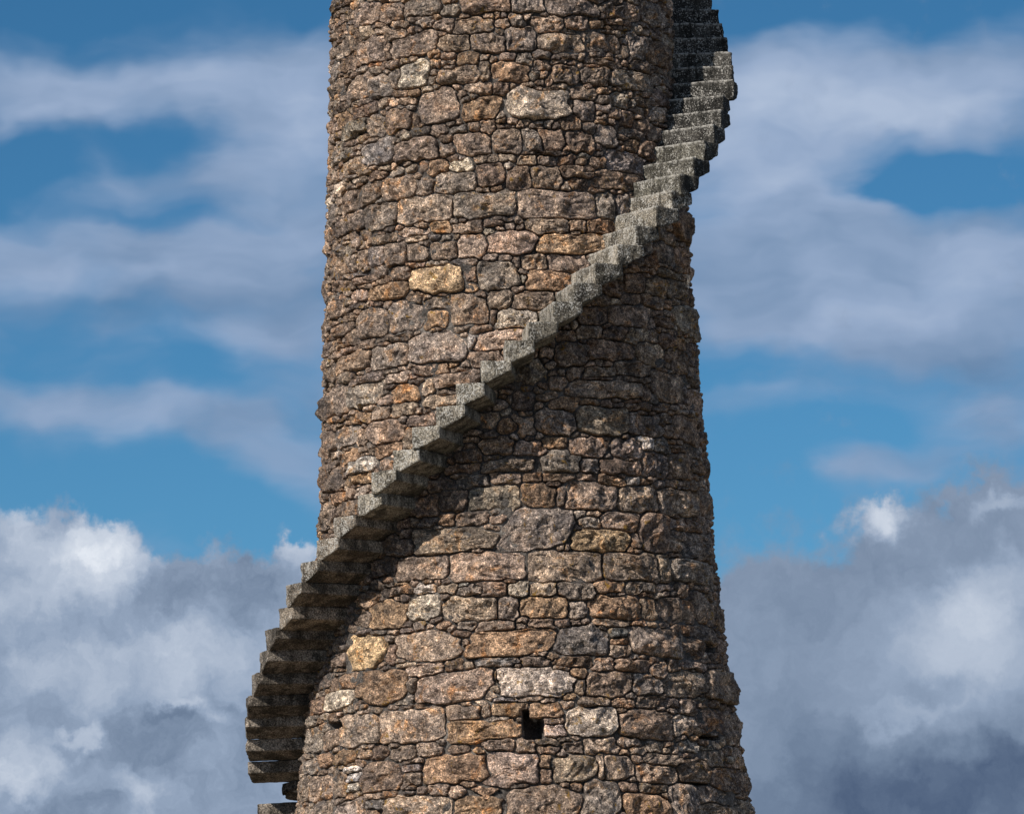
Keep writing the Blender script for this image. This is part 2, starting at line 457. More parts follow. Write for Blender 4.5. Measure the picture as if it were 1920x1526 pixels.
# --- stones read off the photograph: tile origin x, y, scale, then boxes x0 y0 x1 y1 and a tone
TILES = [
(560, 0, 4.016, """400,0,600,215,b 600,10,775,165,b 790,-30,1075,125,g 1070,30,1195,115,g 1210,-40,1585,90,r 1610,-30,1855,95,g
265,150,370,300,r 320,265,390,430,t 315,410,415,555,r 440,255,635,490,b 560,205,635,275,t 650,215,800,310,b 670,230,1040,430,b
1015,135,1160,235,b 1160,130,1465,250,b 1480,135,1585,205,t 1595,105,1700,190,g 1040,260,1280,385,b 1290,240,1550,385,b 1567,208,1785,385,g
1060,400,1170,460,r 1180,390,1350,470,o 1000,440,1060,500,t 1070,430,1180,480,t 755,455,980,665,c 510,495,600,560,b 340,540,515,785,b
530,555,690,740,g 1035,500,1370,625,p 1440,460,1740,612,o 965,565,1030,630,g 1370,450,1450,600,b 405,770,580,890,d 590,740,665,810,t
665,740,740,795,t 750,735,850,790,t 810,680,900,715,o 710,685,805,730,r 640,810,840,990,r 905,660,1190,935,b 1260,625,1460,700,t
1235,735,1510,900,o 1195,690,1260,730,r 1370,900,1485,1000,r 1270,925,1360,980,b 1140,945,1265,1005,g 985,940,1110,1015,b
860,960,985,1010,g 500,865,625,1035,g 320,895,500,1055,c 840,870,890,965,r 455,1045,695,1270,k 705,1030,1045,1225,b 1050,1080,1170,1170,g
1070,1010,1145,1075,r 1160,990,1445,1165,t 1455,965,1685,1145,b 1695,970,1837,1140,g 320,1115,395,1195,g 345,1155,490,1330,b
970,1205,1115,1305,o 915,1200,970,1290,d 1145,1205,1305,1290,c 1325,1165,1500,1220,t 1505,1165,1620,1210,t 1350,1225,1550,1400,r
1575,1260,1740,1425,r 690,1260,780,1330,g 795,1250,860,1305,t 615,1310,870,1510,b 880,1340,1000,1475,g 1020,1290,1325,1450,g
240,1255,335,1380,b 410,1370,600,1560,d 520,1285,640,1350,r 700,170,780,210,t 890,135,1010,200,g 1640,395,1767,485,g 1520,400,1635,450,b
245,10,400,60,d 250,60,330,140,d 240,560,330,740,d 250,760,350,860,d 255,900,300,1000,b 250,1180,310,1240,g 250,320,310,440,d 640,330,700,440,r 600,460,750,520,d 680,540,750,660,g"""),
(960, 0, 4.016, """245,-20,660,120,g 675,20,855,140,g 865,20,990,165,t 990,-20,1160,215,g 1120,0,1195,120,r -35,668,430,890,c
410,115,575,215,t 585,135,705,210,o 155,120,390,235,b 85,95,215,150,t 205,255,540,395,t 550,230,820,400,b 890,240,1015,455,g
1030,270,1215,530,r 1140,250,1235,450,g 570,440,830,500,b 325,480,510,620,b 530,500,735,640,b 755,515,1080,700,g 900,460,1075,550,d 1085,545,1180,650,g
1185,590,1240,680,r 460,665,640,745,b 640,715,775,795,g 660,660,745,710,o 1080,665,1210,815,d 935,720,1060,810,b 1050,800,1200,945,c
480,760,640,900,g 750,800,830,890,r 825,830,935,950,r 370,870,520,970,r 85,970,385,1130,r 435,990,625,1150,r 645,930,790,1095,g
555,925,650,1000,g 830,970,985,1035,g 1050,935,1165,1080,b 870,1055,970,1140,o 970,1065,1105,1210,r 605,1180,710,1260,r 725,1135,1025,1310,k
60,1170,190,1230,b 195,1175,315,1240,t 165,1255,370,1410,t 385,1245,610,1330,r 445,1340,570,1425,r 615,1275,995,1440,r 830,280,890,330,g 840,340,890,430,b
1195,440,1240,600,g 1170,220,1235,300,g 640,760,745,830,g 520,820,640,880,t 100,1140,430,1165,d 60,1480,20,1500,b 1150,120,1200,240,b"""),
(560, 340, 4.016, """480,150,733,380,g 740,98,1148,320,t 1157,70,1635,270,g 365,210,475,370,b 250,280,365,430,d 315,60,410,260,b
1000,305,1145,390,o 1125,310,1385,385,t 750,345,960,415,t 550,385,735,470,b 455,430,530,500,t 805,410,970,450,t 1420,365,1780,535,b
1190,400,1410,570,b 995,445,1180,590,b 805,470,955,610,p 635,450,795,635,b 505,490,630,640,g 425,525,500,670,b 350,545,420,690,b
270,555,340,740,r 680,635,840,740,t 835,620,1240,850,y 515,750,820,890,o 1340,605,1660,810,g 1245,650,1330,760,r 1255,760,1345,825,o
375,800,500,920,t 400,690,570,780,r 430,780,530,840,d 330,905,500,980,d 1430,820,1610,955,t 1615,825,1930,965,b 945,870,1150,955,t
1140,850,1420,1075,b 680,900,940,1145,g 950,975,1110,1105,o 420,935,665,1190,b 325,985,415,1070,r 1490,960,1800,1105,c 1435,965,1485,1070,r
1330,1110,1690,1260,p 1270,1160,1330,1240,w 820,1125,1270,1370,g 525,1215,820,1420,g 270,1250,530,1450,r 1290,1280,1560,1400,p
840,1380,1030,1450,b 1020,1430,1360,1540,p 630,1430,835,1520,t 370,1430,630,1545,g 215,1040,400,1200,d 350,1120,440,1230,d 195,1380,260,1526,d
870,615,940,655,k 390,680,530,730,k 970,400,1055,440,k 1150,590,1330,625,k 560,1150,860,1210,d 1165,1090,1270,1130,d 1280,1090,1450,1140,b
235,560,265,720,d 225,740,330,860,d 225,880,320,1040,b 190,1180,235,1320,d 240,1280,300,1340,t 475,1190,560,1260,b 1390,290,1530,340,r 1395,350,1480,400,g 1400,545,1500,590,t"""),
(960, 340, 4.016, """38,60,650,272,t 655,80,798,278,g 803,98,905,278,g 115,290,430,385,b 440,300,560,375,r 565,290,800,385,o 205,395,715,540,y
75,560,270,655,b 280,560,590,690,p 115,670,480,820,o 1090,440,1250,640,g 1255,470,1355,680,r 1220,200,1375,470,r 1110,650,1300,730,b
870,690,1020,840,r 1020,710,1190,870,r 1180,720,1330,900,b 1310,820,1385,960,r 850,850,980,930,r 740,920,1090,1110,b 1000,860,1160,960,b
1235,910,1395,1190,g 1100,1010,1230,1100,r 500,1085,690,1180,g 870,1110,1005,1215,c 690,1100,860,1180,d 1015,1115,1110,1210,b
1120,1140,1220,1250,r 580,1195,920,1350,r 970,1215,1165,1390,b 340,1210,580,1380,d 1210,1250,1340,1450,r 1330,1200,1415,1400,d
790,1360,1060,1480,b 550,1390,780,1480,b 10,590,60,640,b 430,1400,540,1480,b 650,600,840,700,r 700,740,850,850,r 520,940,730,1080,d 600,860,740,930,b
1010,560,1110,650,r 1130,540,1230,620,b 340,1120,480,1190,b 1340,990,1410,1160,g"""),
(560, 700, 4.016, """355,0,625,270,g 230,80,350,320,b 170,130,240,380,d 690,75,885,215,o 910,50,1010,155,t 600,170,685,235,t 940,160,1200,245,t
685,225,870,325,b 545,250,670,345,b 375,290,535,385,o 810,300,1030,400,p 510,340,790,520,t 265,370,430,570,g 430,410,500,540,t
780,410,880,565,b 165,400,260,680,d 285,570,440,690,o 560,535,755,625,o 375,610,555,760,w 600,640,725,745,p 330,745,560,850,o
200,700,320,900,d 350,860,400,940,t 400,840,520,935,g 215,890,340,990,o 280,955,450,1080,p 160,960,240,1190,b 1460,190,1570,270,g
1360,480,1620,615,r 1180,570,1385,680,r 1100,680,1370,755,r 1375,635,1790,745,b 1430,745,1670,830,t 1185,765,1430,865,g 960,790,1170,890,d
820,920,1050,1080,r 1050,875,1260,1040,r 1280,835,1665,1020,g 900,1085,1050,1150,g 1030,1050,1170,1145,o 1175,1045,1430,1135,t
830,1150,1500,1350,b 1435,1065,1550,1130,t 545,1390,718,1526,d 722,1375,1115,1560,b 1127,1335,1715,1560,t 1240,470,1350,520,r 1300,290,1500,400,b 1510,340,1650,440,o
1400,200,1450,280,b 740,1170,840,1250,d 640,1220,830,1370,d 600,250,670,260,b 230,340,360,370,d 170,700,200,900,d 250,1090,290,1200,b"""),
(960, 700, 4.016, """425,45,985,185,b 430,-30,760,40,r 820,-40,1055,75,b 1060,-20,1300,225,b 1310,20,1420,100,g 1340,110,1450,290,b 300,185,500,275,o 180,270,480,465,g 10,320,165,470,t 505,235,890,465,b
885,300,1145,470,g 890,225,1060,280,r 1240,300,1420,540,r 1175,380,1265,490,r 1150,310,1230,375,g 235,475,415,555,o 435,480,720,625,b
770,490,990,640,g 950,480,1080,575,w 1090,490,1225,600,g 15,510,265,610,b 0,625,205,740,o 230,575,515,740,g 525,645,665,750,k 670,645,985,765,r
1000,585,1190,790,g 1190,585,1360,805,r 1330,545,1440,650,g 1360,670,1450,760,o 90,750,230,810,o 240,750,490,795,r 495,755,640,800,r
665,770,865,845,o 870,785,975,830,w 980,795,1055,835,o 1185,800,1260,860,r 1085,815,1175,860,k 75,820,335,1005,o 405,810,810,1025,t
820,845,1115,1040,b 1120,850,1430,1090,b 1435,850,1500,1100,b 340,870,400,990,t 705,1050,955,1185,t -95,1005,465,1330,g 455,1175,915,1340,y
960,1050,1190,1345,r 520,1075,670,1155,g 475,1030,560,1075,g 1170,1085,1340,1180,b 1310,1170,1520,1430,g 1200,1180,1300,1340,b
118,1332,690,1560,t 705,1345,1108,1565,b 1112,1365,1205,1560,b 1210,1375,1530,1600,g 1000,100,1050,190,r 1050,230,1200,280,d 1440,450,1490,600,b 1450,610,1500,800,d 920,1210,980,1310,d 1360,1020,1440,1100,b"""),
(440, 1040, 3.14, """1060,170,1175,220,w 1190,170,1300,225,t 1310,180,1460,235,g 1020,230,1200,390,c 785,260,1010,430,o 685,210,830,310,r
570,470,660,570,g 650,460,880,680,y 880,530,935,640,r 930,430,1320,640,t 560,690,750,800,r 700,665,1010,885,o 520,790,690,920,c 440,830,520,940,r
1000,640,1220,710,t 1050,675,1520,865,p 1010,730,1070,800,b 600,925,835,1135,b 845,895,1235,1105,t 1240,880,1450,965,t 1250,968,1690,1095,o
510,1030,605,1145,t 405,1010,505,1170,g 570,1150,700,1240,o 705,1140,795,1190,t 800,1130,895,1200,r 900,1125,1055,1220,b 1060,1110,1210,1185,t
485,1170,565,1250,o 400,1190,490,1290,g 730,1205,970,1395,r 635,1245,725,1280,w 640,1280,725,1340,w 650,1340,720,1400,w 565,1270,655,1430,t
515,1290,560,1440,t 440,1300,515,1450,t 370,1290,430,1470,t 975,1230,1090,1270,k 970,1280,1085,1360,d 1095,1170,1500,1340,o 745,1405,860,1435,t
760,1440,870,1490,w 600,1440,755,1570,c 875,1400,1270,1580,t 1280,1400,1580,1580,o 435,1450,560,1570,g 380,1480,435,1560,b 860,180,1030,240,d
640,340,780,450,d 520,580,640,680,d 480,700,560,790,d 870,470,930,515,t 980,1190,1100,1230,b 420,950,470,1010,g 1210,240,1555,383,t"""),
(860, 1060, 3.275, """0,115,70,165,w 80,110,300,185,b 310,105,425,175,c 445,105,600,180,b 625,100,835,210,g 840,95,1030,165,o 1035,95,1215,165,g 230,205,370,335,g 375,190,675,320,o
685,220,785,320,g 805,180,1130,325,o 1140,190,1225,330,b 1228,190,1455,355,t 1460,165,1575,375,b 1580,200,1635,400,b 0,340,95,385,g
110,340,350,395,d 440,325,585,380,r 45,390,595,560,o 600,370,935,545,k 1060,370,1365,560,g 935,395,1040,440,w 950,445,1040,485,o
935,488,1055,560,t 845,330,1055,370,b 1330,360,1460,430,r 1465,370,1590,465,g 1390,440,1515,590,r 1560,540,1650,600,d 590,565,835,610,o
830,560,965,640,b 970,570,1180,645,r 1195,600,1285,685,b 1290,580,1370,650,r 1370,580,1535,640,t 235,615,715,800,c 725,710,785,775,b
790,650,1070,800,r 1080,675,1255,785,g 1275,650,1525,810,b 1530,620,1705,855,b 210,812,365,835,k 370,803,510,835,p 0,835,80,935,t
85,835,190,925,t 195,835,425,925,o 415,840,635,935,o 640,835,705,875,t 430,935,640,965,t 525,978,655,1050,c 655,870,985,1045,c
750,810,925,860,d 965,820,1080,865,r 1105,800,1245,870,b 1250,815,1360,870,b 990,875,1325,1055,r 1330,920,1460,1045,g 1480,865,1640,1025,r
1370,830,1475,915,b 1640,890,1735,1110,b 155,1055,345,1130,b 350,1065,470,1150,b 480,1060,610,1100,b 480,1105,610,1145,b 660,1075,770,1145,b 775,1065,985,1150,t
985,1060,1120,1110,g 1075,1115,1165,1155,b 130,1150,495,1345,p 575,1160,860,1325,b 900,1160,1085,1310,t 1095,1225,1355,1330,t 510,1160,570,1240,o
510,1250,570,1330,r 1160,1150,1370,1220,t 1370,1070,1490,1150,g 1370,1180,1555,1340,r 1495,1130,1640,1230,b 1560,1230,1755,1400,b 0,1160,110,1350,r
20,1365,275,1570,o 295,1345,760,1570,b 775,1325,995,1570,g 1005,1325,1110,1390,r 1120,1340,1290,1390,b 1040,1395,1310,1570,o 1315,1335,1480,1570,g
1490,1360,1610,1450,g 1610,1380,1725,1480,g 1500,1460,1720,1570,t 1725,1430,1815,1570,b 100,565,370,615,k 380,560,560,610,d 870,1150,900,1300,b 150,640,290,700,r 290,630,430,665,p"""),
]
HOLES = [(440, 1040, 3.14, 548, 978, 622, 1026), (860, 1060, 3.275, 396, 935, 525, 1062), (860, 1060, 3.275, 394, 880, 432, 950),
         (860, 1060, 3.275, 1522, 470, 1590, 535), (860, 1060, 3.275, 1500, 1035, 1610, 1072), (560, 0, 4.016, 395, 985, 460, 1045), (860, 1060, 3.275, 1380, 1325, 1560, 1345)]
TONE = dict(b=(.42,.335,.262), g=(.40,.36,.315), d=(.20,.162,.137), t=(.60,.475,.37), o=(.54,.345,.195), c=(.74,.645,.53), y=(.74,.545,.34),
            r=(.35,.245,.175), k=(.26,.265,.28), w=(.62,.58,.53), p=(.55,.43,.34))

# --- rasterised plan of the wall face: columns are angle, rows are height
CELL = .008
RREF = 1.85
TH0, TH1 = -math.radians(128), math.radians(128)
Z0, Z1 = 3.9, 12.3
NU, NV = int((TH1-TH0)*RREF/CELL), int((Z1-Z0)/CELL)
lab = np.zeros((NV, NU), dtype=np.int32)              # 0 empty, -1 hole, >0 stone
def ucol(th): return (th - TH0)*RREF/CELL
def vrow(z): return (z - Z0)/CELL
stones = []                                           # tone, is a hand-read stone

def stamp(uc, vc, hu, hv, n, jit, label):
    u0, u1 = max(int(uc-hu-2), 0), min(int(uc+hu+3), NU)
    v0, v1 = max(int(vc-hv-2), 0), min(int(vc+hv+3), NV)
    if u1 <= u0 or v1 <= v0: return 0
    U, V_ = np.meshgrid(np.arange(u0, u1)+.5, np.arange(v0, v1)+.5)
    a, b = (U-uc)/hu, (V_-vc)/hv
    a = a + jit[0]*b; b = b + jit[1]*a
    ang = np.arctan2(b, a)
    wob = 1 + jit[2]*np.sin(2*ang+jit[3]) + jit[4]*np.sin(3*ang+jit[5]) + jit[6]*np.sin(5*ang+jit[7])
    inside = (np.abs(a)**n + np.abs(b)**n) < wob**n
    if n < 9.99:                                       # corners knocked off
        for _c in range(rng.integers(1, 4)):
            ph = rng.uniform(.35, 1.2)*rng.choice((-1, 1)) + rng.choice((0, math.pi))
            inside &= (a*math.cos(ph) + b*math.sin(ph)) < rng.uniform(.92, 1.25)
    sub = lab[v0:v1, u0:u1]
    m = inside & (sub == 0)
    sub[m] = label
    return int(m.sum())

def rj(k=1.0):
    return (rng.normal(0, .10)*k, rng.normal(0, .05)*k, rng.normal(0, .04)*k, rng.uniform(0, 6.3), rng.normal(0, .045)*k, rng.uniform(0, 6.3), rng.normal(0, .03)*k, rng.uniform(0, 6.3))

def box_to_wall(ox, oy, sc, x0, y0, x1, y1):
    X0, X1, Y0, Y1 = ox+x0/sc, ox+x1/sc, oy+y0/sc, oy+y1/sc
    cx, cy = (X0+X1)/2, (Y0+Y1)/2
    ta, za = at(X0, cy); tb, zb = at(X1, cy)
    tc, zc = at(cx, cy)
    _, zt = at(cx, Y0); _, zl = at(cx, Y1)
    hz = abs(zt-zl)
    hz = max(hz - .8*abs(za-zb), .5*hz)
    return ta, tb, zc, hz
for ox, oy, sc, x0, y0, x1, y1 in HOLES:
    ta, tb, zc, hz = box_to_wall(ox, oy, sc, x0, y0, x1, y1)
    stamp(ucol((ta+tb)/2), vrow(zc), (ucol(tb)-ucol(ta))/2, hz/CELL/2, 10, rj(.15), -1)
hand = []
for ox, oy, sc, txt in TILES:
    for tok in txt.split():
        x0, y0, x1, y1, c = tok.split(',')
        x0, y0, x1, y1 = map(float, (x0, y0, x1, y1))
        if x1 <= x0 or y1 <= y0: continue
        hand.append((ox, oy, sc, x0, y0, x1, y1, c))
for h_ in hand:
    ta, tb, zc, hz = box_to_wall(*h_[:7])
    hu, hv = (ucol(tb)-ucol(ta))/2*.97, hz/CELL/2*.97
    if hu < 1.2 or hv < 1: continue
    ashlar = (h_[1] == 340 and h_[4] < 300 and h_[6]-h_[4] > 150 and h_[6] < 340) or (h_[4] > 1325 and h_[1] == 700)
    n = 11 if ashlar else rng.uniform(4.5, 9.5)
    k = stamp(ucol((ta+tb)/2), vrow(zc), hu, hv, n, rj(.25 if ashlar else 1.15), len(stones)+1)
    if k > 8: stones.append((h_[7], True, (h_[0] + (h_[3]+h_[5])/2/h_[2], h_[1] + (h_[4]+h_[6])/2/h_[2])))
    else: lab[lab == len(stones)+1] = 0
n_hand = len(stones)

# --- pack the rest of the face with rubble: large first, then pinnings, then slivers
mix_ = 'bbbbbggggdddrrrrrttoopc'
def fill(tries, wr, hr, margin, region=None):
    for _ in range(tries):
        wv = int(rng.uniform(*wr)/CELL); hv = int(rng.uniform(*hr)/CELL)
        if region is None:
            u = rng.integers(1, NU-wv-1); v = rng.integers(1, NV-hv-1)
        else:
            u = rng.integers(region[0], region[1]-wv); v = rng.integers(region[2], region[3]-hv)
        if lab[v-margin if v >= margin else 0:v+hv+margin, max(u-margin, 0):u+wv+margin].any(): continue
        # settle down onto what is below, slide left against the neighbour
        for _s in range(12):
            if v > margin+1 and not lab[v-margin-1, u-margin:u+wv+margin].any(): v -= 1
            else: break
        for _s in range(12):
            if u > margin+1 and not lab[v-margin:v+hv+margin, u-margin-1].any(): u -= 1
            else: break
        k = len(stones)+1
        if stamp(u+wv/2, v+hv/2, wv/2+.5, hv/2+.5, rng.uniform(4, 9.9), rj(1.0), k) > 5:
            stones.append((mix_[rng.integers(len(mix_))], False, None))
        else: lab[lab == k] = 0
thl, _ = at(625, 763); thr, _ = at(1300, 763)
fill(3000, (.28, .46), (.14, .22), 1)
fill(7000, (.18, .30), (.10, .17), 1)
fill(9000, (.10, .20), (.06, .12), 1)
fill(9000, (.08, .20), (.018, .032), 1)
fill(9000, (.08, .16), (.04, .09), 1)
fill(26000, (.06, .12), (.035, .08), 1)
fill(30000, (.04, .08), (.024, .045), 1)


# --- let every stone grow into the joint round it until they nearly meet
for it in range(4):
    new = lab.copy()
    for dv, du in ((0, 1), (1, 0), (0, -1), (-1, 0)) if it % 2 == 0 else ((0, -1), (-1, 0), (0, 1), (1, 0), (1, 1), (-1, -1)):
        sh = np.roll(lab, (dv, du), (0, 1))
        if dv: sh[0 if dv > 0 else -1, :] = 0
        if du: sh[:, 0 if du > 0 else -1] = 0
        m = (new == 0) & (sh > 0) & (np.random.default_rng(50+it*7+dv*3+du).random(lab.shape) < .9)
        new[m] = sh[m]
    lab = new

# --- outline of each stone: how far its patch reaches from its middle, in K directions
ns = len(stones)
vv, uu = np.nonzero(lab > 0)
ll = lab[vv, uu]
cnt = np.bincount(ll, minlength=ns+1).astype(float); cnt[cnt == 0] = 1
cu = np.bincount(ll, uu+.5, ns+1)/cnt; cv = np.bincount(ll, vv+.5, ns+1)/cnt
su = np.sqrt(np.bincount(ll, (uu+.5-cu[ll])**2, ns+1)/cnt)*1.8 + .7
sv = np.sqrt(np.bincount(ll, (vv+.5-cv[ll])**2, ns+1)/cnt)*1.8 + .7
K = 44
angs = np.arange(K)/K*2*math.pi
reach = np.zeros((ns+1, K)); alive = np.ones((ns+1, K), bool)
ids = np.arange(ns+1)[:, None]
for s_ in np.arange(.04, 1.75, .025):
    pu = (cu[:, None] + su[:, None]*np.cos(angs)*s_).astype(int).clip(0, NU-1)
    pv = (cv[:, None] + sv[:, None]*np.sin(angs)*s_).astype(int).clip(0, NV-1)
    hit = lab[pv, pu] == ids
    alive &= hit | (s_ < .2)
    reach[alive] = s_
sm = (np.roll(reach, 1, 1) + np.roll(reach, -1, 1) + 2*reach)/4
reach = .15*sm + .85*reach

# --- one stone as rings of points on its outline, rounded, chipped into facets and roughened
def build_stone(i, fine):
    tone, byhand, pos = stones[i-1]
    thc = TH0 + cu[i]*CELL/RREF; zc = Z0 + cv[i]*CELL
    step_ = 1 if fine else 2
    A = angs[::step_]; R = reach[i][::step_]; k = len(A)
    ou = su[i]*CELL*np.cos(A)*R; ov = sv[i]*CELL*np.sin(A)*R          # outline in metres
    L = np.hypot(ou, ov)
    shr = 1 - np.minimum(.0072/np.maximum(L, .008), .34)
    ou *= shr; ov *= shr; L = L*shr
    size = float(np.sqrt(np.mean(L**2)))
    rings = np.array([.16, .32, .46, .58, .69, .78, .86, .93, .98, 1.0]) if fine else np.array([.35, .62, .82, .95, 1.0])
    if size > .13: rings = np.array([.09, .19, .28, .37, .46, .54, .62, .69, .76, .82, .88, .93, .97, 1.0])
    U = np.concatenate([[0]] + [ou*s for s in rings]); V = np.concatenate([[0]] + [ov*s for s in rings])
    edge = np.concatenate([[np.mean(L)]] + [L*(1-s) for s in rings])     # distance in from the rim
    ga = rng.uniform(0, 3.14); st = rng.uniform(1.0, 2.4)              # grain of the split face runs one way
    P3 = np.stack([(U*math.cos(ga)+V*math.sin(ga))/st, -U*math.sin(ga)+V*math.cos(ga), np.full_like(U, i*3.71)], 1)
    rnd = min(.020, .25*size) * rng.uniform(.5, 1.1)
    around = np.concatenate([[0], np.tile(A, len(rings))])
    chip = 1 + .75*vn(np.stack([np.cos(around)*2.2, np.sin(around)*2.2, np.full_like(U, i*1.7)], 1), 1.0, 77)     # rims broken unevenly
    rnd = rnd*chip
    h = 1-(1-np.clip(edge/rnd, 0, 1))**2.6
    dome = min(.045, size*rng.uniform(.08, .26))
    top = dome*(1-(1-np.clip(edge/(size*1.0), 0, 1))**2)
    # tilted facets left by splitting
    fc = np.full_like(U, 9.)
    for q in range(rng.integers(4, 8)):
        a = rng.uniform(0, 6.3); sl = rng.uniform(.10, .62)
        fc = np.minimum(fc, dome*rng.uniform(.55, 1.2) + sl*(U*math.cos(a) + V*math.sin(a)))
    top = np.minimum(top*1.25, np.maximum(fc, -.01))
    tilt = V*rng.normal(.02, .10) + U*rng.normal(0, .06)
    rough = fbm(P3, 13, 2, 3)*.021 + fbm(P3, 38, 2, 11)*.012
    ridge = np.abs(vn(P3 + .3*vn(P3, 9, 5)[:, None], 11, 21))
    rough = rough - .018*(1-np.clip(ridge*3.5, 0, 1))
    amp = np.clip(edge/.02, .35, 1)*min(1, size/.07)
    base = rng.normal(-.004, .007)
    if byhand and size > .05: base += .004
    if (tone in 'cyw' and byhand): base += .010
    if pos is not None:
        for bx, by, ex in BULGE:
            if abs(pos[0]-bx) < 14 and abs(pos[1]-by) < 14: base += ex
    hh = base + h*.030 + (top + tilt*min(1, .12/size))*h + rough*amp - .030
    # back ring sunk behind the mortar
    U = np.concatenate([U, ou*.96]); V = np.concatenate([V, ov*.96]); hh = np.concatenate([hh, np.full(k, -.12)])
    jit = rng.normal(0, .0012, len(U)); jv = rng.normal(0, .0012, len(U))
    U = U + jit; V = V + jv
    z = zc + V; rc = RREF
    th = thc + U/rc
    r = rad(z) + hh
    pts = np.stack([r*np.sin(th), DIST - r*np.cos(th), z], 1)
    nr = len(rings)+1
    F = [(0, 1+q, 1+(q+1) % k) for q in range(k)]
    a = np.arange(k); b = (a+1) % k
    for j in range(nr-1):
        o1, o2 = 1+j*k, 1+(j+1)*k
        F += list(zip(o1+a, o2+a, o2+b)) + list(zip(o1+a, o2+b, o1+b))
    F = np.array(F)
    c = np.array(TONE[tone]) * np.exp(rng.normal(-.04, .23)) * np.exp(rng.normal(0, .02, 3))
    vis = math.cos(thc)
    r0 = rad(zc)
    loc = (float(r0*math.sin(thc)), float(DIST - r0*math.cos(thc)), float(zc))
    return pts, F, (*c, .15 if byhand and tone in 'cyw' else 1.0), loc

BULGE = [(1283, 423, .055), (1355, 1285, .05), (598, 447, .06), (1005, 192, .03), (1288, 600, .03), (820, 648, .02), (718, 545, .015), (1345, 1020, .02)]
zlo, zhi = CAMZ + DIST*math.tan(PITCH - H/2/FPX), CAMZ + DIST*math.tan(PITCH + H/2/FPX)
area = cnt*np.cos(TH0 + cu*CELL/RREF).clip(0, 1)
zz = Z0 + cv*CELL
area[(zz < zlo+.03) | (zz > zhi-.03)] = 0
area[0] = 0
order = np.argsort(-area)
singles = set(int(q) for q in order[:300])

class Pool:
    def __init__(self): self.V = []; self.F = []; self.C = []; self.Sd = []; self.n = 0
    def add(self, pts, F, c, sd_):
        self.V.append(pts); self.F.append(F + self.n); self.n += len(pts)
        self.C.append(np.tile(c, (len(pts), 1))); self.Sd.append(np.tile([*sd_, 1], (len(pts), 1)))
rub = Pool()
def attach(o):
    o.parent = tower
    o.matrix_parent_inverse = tower.matrix_world.inverted()
tri_total = 0
for i in range(1, ns+1):
    if cnt[i] < 6: continue
    fine = cnt[i] > 260
    pts, F, c, loc = build_stone(i, fine)
    sd_ = rng.random(3)
    tri_total += len(F)
    if i in singles:
        o = mesh_obj('stone', pts, F, STONE, loc, attrs={'tint': ('FLOAT_COLOR', np.tile(c, (len(pts), 1))), 'seed': ('FLOAT_COLOR', np.tile([*sd_, 1], (len(pts), 1)))})
        attach(o)
    else:
        rub.add(pts, F, c, sd_)
o = mesh_obj('rubble_stone', np.concatenate(rub.V), np.concatenate(rub.F), STONE, (0, DIST, 0),
             attrs={'tint': ('FLOAT_COLOR', np.concatenate(rub.C)), 'seed': ('FLOAT_COLOR', np.concatenate(rub.Sd))})
o['kind'] = 'stuff'
attach(o)

# --- mortar between and behind the stones, with the open putlog holes sunk into it
def mortar_core():
    fine = .017
    ths = np.concatenate([np.arange(TH0, TH1, fine/RREF), np.linspace(TH1, TH0+2*math.pi, 60)[:-1]])
    zs = np.concatenate([np.linspace(-.3, Z0, 30)[:-1], np.arange(Z0, Z1, fine), np.linspace(Z1, 13.6, 12)])
    T, Z = np.meshgrid(ths, zs)
    r = rad(Z)
    x, y = r*np.sin(T), DIST - r*np.cos(T)
    P = np.stack([x, y, Z], -1)
    d = -.052 + fbm(P, 16, 3, 31)*.020 + fbm(P, 3, 2, 41)*.008
    full = np.clip((fbm(P, 1.9, 3, 47) - .05)/.35, 0, 1)                  # stretches where the pointing survives
    d = d + full*.017
    iu = ucol(T).astype(int).clip(0, NU-1); iv = vrow(Z).astype(int).clip(0, NV-1)
    hole = (lab[iv, iu] == -1) & (T < TH1) & (Z > Z0) & (Z < Z1)
    d = np.where(hole, -.32, d)
    coarse = (T >= TH1-.01) | (Z < Z0) | (Z > Z1)
    d = np.where(coarse, fbm(P, 4, 3, 51)*.03 - .01, d)
    x, y = (r+d)*np.sin(T), DIST - (r+d)*np.cos(T)
    nz, nt_ = T.shape
    V = np.stack([x, y, Z], -1).reshape(-1, 3)
    a = (np.arange(nz-1)[:, None]*nt_ + np.arange(nt_)[None, :])
    b = (np.arange(nz-1)[:, None]*nt_ + (np.arange(nt_)[None, :]+1) % nt_)
    F = np.stack([a, b, b+nt_, a+nt_], -1).reshape(-1, 4)
    o = mesh_obj('mortar_core', V, F, MORTAR, (0, DIST, 0))
    attach(o)
mortar_core()
def coping():
    k = 64; V = []; F = []
    for rr, zz_ in ((1.2, 13.5), (PR[-1]+.12, 13.5), (PR[-1]+.12, 13.75), (1.0, 13.8), (.9, 13.5)):
        for q in range(k):
            a = 2*math.pi*q/k; V.append((rr*math.cos(a), DIST+rr*math.sin(a), zz_))
    for j in range(4):
        for q in range(k): F.append((j*k+q, j*k+(q+1) % k, (j+1)*k+(q+1) % k, (j+1)*k+q))
    o = mesh_obj('coping', V, F, MORTAR, (0, DIST, 13.5), smooth=False)
    attach(o)
coping()

# ------------------------------------------------------------------ the spiral of cantilevered steps
RISE, SZ0, STH0, DTH, PROJ = 0.16622, 3.48636+CAMZ, -1.75172, 0.09064, 0.485
